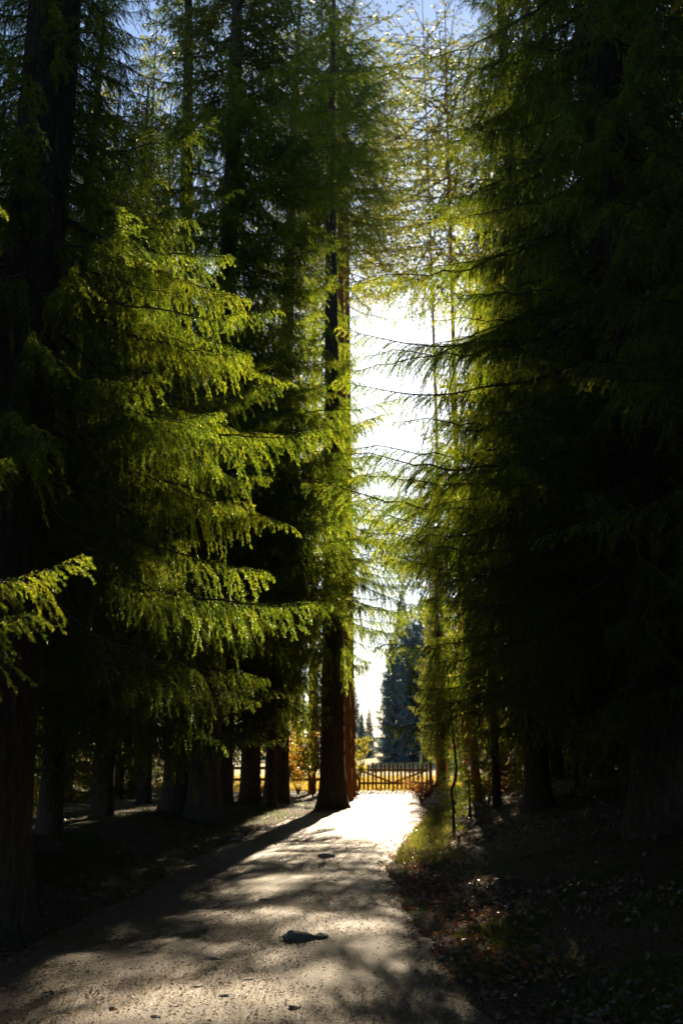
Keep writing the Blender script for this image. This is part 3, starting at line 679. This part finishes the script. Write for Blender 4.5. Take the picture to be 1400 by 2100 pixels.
# brown needle litter everywhere near
x, y = scatter_xy(60000, -4.5, 4.5, 5, 32, lambda x, y: rng.uniform(0, 1, len(x)) < .25 + .75 * ((x < left_edge(y) + .9) | (x > right_edge(y) - .25)), 1.6)
tag(link('needle_litter', flakes('needle_litter', x, y, (.015, .045), M['litter'], .015, .35, .16)), 'brown fallen needles and bark bits along both path edges', 'needle litter', kind='stuff')

def blades(name, x, y, hgt, wid, mat, lean=.5):
    m = len(x); h = rng.uniform(*hgt, m); a = rng.uniform(0, 6.28, m); wv = np.stack([np.cos(a), np.sin(a), 0 * a], -1) * (rng.uniform(*wid, m) * .5)[:, None]
    l = rng.normal(size=(m, 2)) * lean * h[:, None]
    c = np.stack([x, y, H(x, y) - .005], -1); tip = c + np.concatenate([l, h[:, None]], 1); mid = c + np.concatenate([l * .35, h[:, None] * .6], 1)
    v = np.stack([c - wv, c + wv, mid + wv * .7, tip, mid - wv * .7], 1).reshape(-1, 3)
    q = np.arange(m)[:, None] * 5; tr = np.concatenate([q + [0, 1, 2], q + [0, 2, 4], q + [4, 2, 3]], 1)
    b = MB(); b.add(v, tr.reshape(-1, 3)); return b.mesh(name, [mat])
x, y = scatter_xy(22000, .8, 4.5, 14, 29, lambda x, y: (x > right_edge(y) - .05) & (x < right_edge(y) + .9 + .5 * waves(x, y, 1, 31)) & (waves(x, y, .6, 37) > -.25))
tag(link('grass', blades('grass', x, y, (.05, .16), (.007, .014), M['grass'])), 'tuft of sunlit yellow green grass on the right verge below the bent sapling', 'grass', kind='stuff')
x, y = scatter_xy(40000, 1.0, 4.2, 6, 11, lambda x, y: waves(x * 1.3 - .6 * y, y, 1.0, 33) + .25 * waves(x, y, .3, 34) > .12)
tag(link('moss', blades('moss', x, y, (.015, .05), (.006, .012), M['moss'], .7)), 'patch of green moss and short grass on the dark slope at the lower right', 'moss', kind='stuff')
x, y = scatter_xy(12000, -6, -1, 9, 31, lambda x, y: (x < left_edge(y) - .1) & (x > left_edge(y) - 2.6) & (waves(x, y, 1.2, 35) > .05))
tag(link('grass', blades('grass', x, y, (.03, .12), (.005, .010), M['moss'])), 'low dark grass and moss on the left verge', 'grass', kind='stuff')
x, y = scatter_xy(40000, -9, 12, 42.3, 62, lambda x, y: waves(x, y, 2.5, 36) > -.5, 1.6)
tag(link('meadow_grass', blades('meadow_grass', x, y, (.08, .3), (.012, .03), M['gold_grass'])), 'straw coloured meadow grass glowing behind the picket gate', 'grass', kind='stuff')

# ------------------------------------------------------------------ young growth
def young_spruce(label, x, y, h, seed, Lm=.75):
    spruce(label, x, y, h, .035, .12, Lm, seed, step=.17, per=5, group='young spruces by the path', name='young_spruce', pitch=14)
young_spruce('young spruce with lit feathery branches at the right path edge before the gate', at(930, 27), 27, 1.8, 701, .6)
young_spruce('small young spruce in shade next to the lit one', at(965, 23), 23.5, 1.6, 702, .6)

def sapling():
    x, y = px_ground(930, 1712); root = thing('bent_sapling', 'thin bare sapling with a bent stem at the right path edge', 'sapling', x, y)
    b = MB(); pts = np.array([[0, 0, -.1], [.0, 0, .4], [-.03, 0, .75], [.06, 0, .95], [.09, 0, 1.2], [.02, 0, 2.0], [-.03, 0, 2.8], [-.10, 0, 3.7]])
    b.tube(pts, [.035, .03, .03, .028, .025, .02, .014, .004], 7); link('stem', b.mesh('stem', [M['bark']], True), root)
    for k, (z, a, l) in enumerate([(.95, 2.6, .3), (1.6, .4, .6), (2.1, 2.9, .7), (2.6, .2, .6), (3.1, 3.3, .5)]):
        b = MB(); p0 = np.array([np.interp(z, pts[:, 2], pts[:, 0]), 0, z]); q = np.linspace(0, 1, 6)[:, None]
        b.tube(p0 + q * np.array([math.cos(a) * l, math.sin(a) * l * .6, .5 * l]) + q ** 2 * [0, 0, -.15], np.linspace(.008, .002, 6), 4); link('twig', b.mesh('twig', [M['twig']]), root)
sapling()
def snag():
    x, y = 5.0, 22.0; root = thing('broken_sapling', 'broken dead stem with pale split tip on the dark bank', 'dead stem', x, y)
    b = MB(); b.tube([[0, 0, -.1], [.02, 0, .5], [-.03, 0, 1.0], [.02, 0, 1.35]], [.06, .05, .045, .04], 7); link('stem', b.mesh('stem', [M['bark']], True), root)
    b = MB(); b.tube([[.02, 0, 1.33], [.04, 0, 1.45], [.06, 0, 1.58]], [.035, .02, .004], 5); link('split_tip', b.mesh('split_tip', [M['pale']]), root)
    b = MB(); b.tube([[-.03, 0, .9], [-.14, 0, 1.1], [-.22, 0, 1.2]], [.018, .014, .005], 5); link('side_stub', b.mesh('side_stub', [M['pale']]), root)
snag()
def bush(label, x, y, h, wd, n, mat, seed, lsz=(.04, .09), cat='bush', name='leafy_bush', low=.25, group=None):
    r = np.random.default_rng(seed); root = thing(name, label, cat, x, y, group)
    st = MB(); tips = []
    for k in range(9):
        a = r.uniform(0, 6.28); q = np.linspace(0, 1, 7)[:, None]; l = wd * r.uniform(.3, 1)
        p = q * np.array([math.cos(a) * l, math.sin(a) * l, h * r.uniform(.6, 1)]) + r.normal(size=(7, 3)) * .04 * q
        p[0] = (0, 0, -.05); st.tube(p, np.linspace(.018, .003, 7), 4); tips.append(p)
        for j in range(5):
            i0 = r.integers(2, 7); d = np.array([r.normal(), r.normal(), r.uniform(-.1, .8)]) * .35 * wd
            pp = p[i0] + np.linspace(0, 1, 5)[:, None] * d; st.tube(pp, np.linspace(.006, .002, 5), 3); tips.append(pp)
    link('stems', st.mesh('stems', [M['twig']]), root)
    pt = np.vstack(tips); pt = pt[pt[:, 2] > low * h]; c = pt[r.integers(len(pt), size=n)] + r.normal(size=(n, 3)) * .09 * wd
    s = r.uniform(*lsz, n)[:, None]; t1 = unit(r.normal(size=(n, 3)) + [0, 0, -.4]); t2 = unit(np.cross(t1, r.normal(size=(n, 3))))
    v = np.stack([c, c + t1 * s * .5 + t2 * s * .3, c + t1 * s, c + t1 * s * .5 - t2 * s * .3], 1).reshape(-1, 3)
    b = MB(); b.add(v, None, np.arange(4 * n).reshape(-1, 4)); link('foliage', b.mesh('foliage', [M[mat]]), root)
    return root
bush('bush of dark copper dry leaves in the shade right of the gate', at(1000, 24), 24.5, 1.5, .9, 1500, 'leaf_red', 801)
bush('low heap of orange leafed twigs at the right edge of the path end', at(862, 33), 33, .8, .7, 1200, 'leaf_red', 802)
bush('tall orange leafed bush glowing between the thick dark trunk and the path end trunk', at(612, 39), 39, 2.6, 1.2, 2600, 'leaf_gold', 803, (.06, .13))
bush('yellow green sunlit bush right beside the dark trunk at the path end', at(642, 37), 37, 3.6, .9, 2600, 'leaf_lime', 804, (.06, .13))
bush('yellow bush glimpsed in the small sunlit gap of the left wood', at(215, 42), 40, 1.4, 1.2, 1600, 'leaf_gold', 805, (.06, .13))
bush('yellow green bush seen through the gap left of the twin trunks', at(300, 44), 43, 2.4, 1.3, 1800, 'leaf_lime', 806, (.06, .13))
bush('pale yellow bush beside the glowing pine trunks at the gate', at(733, 41), 41, 2.2, .6, 1500, 'leaf_lime', 807, (.05, .11))
def pole():
    x, y = at(862, 60), 60; o = thing('marker_pole', 'pale thin pole standing in the meadow behind the gate', 'pole', x, y)
    b = MB(); b.tube([[0, 0, -.2], [0, 0, 1.5]], [.05, .05], 8); link('shaft', b.mesh('shaft', [M['pale']], True), o)
    b = MB(); b.tube([[0, 0, 1.5], [0, 0, 1.53], [0, 0, 1.58]], [.075, .075, .02], 8); link('cap', b.mesh('cap', [M['pale']], True), o)
pole()
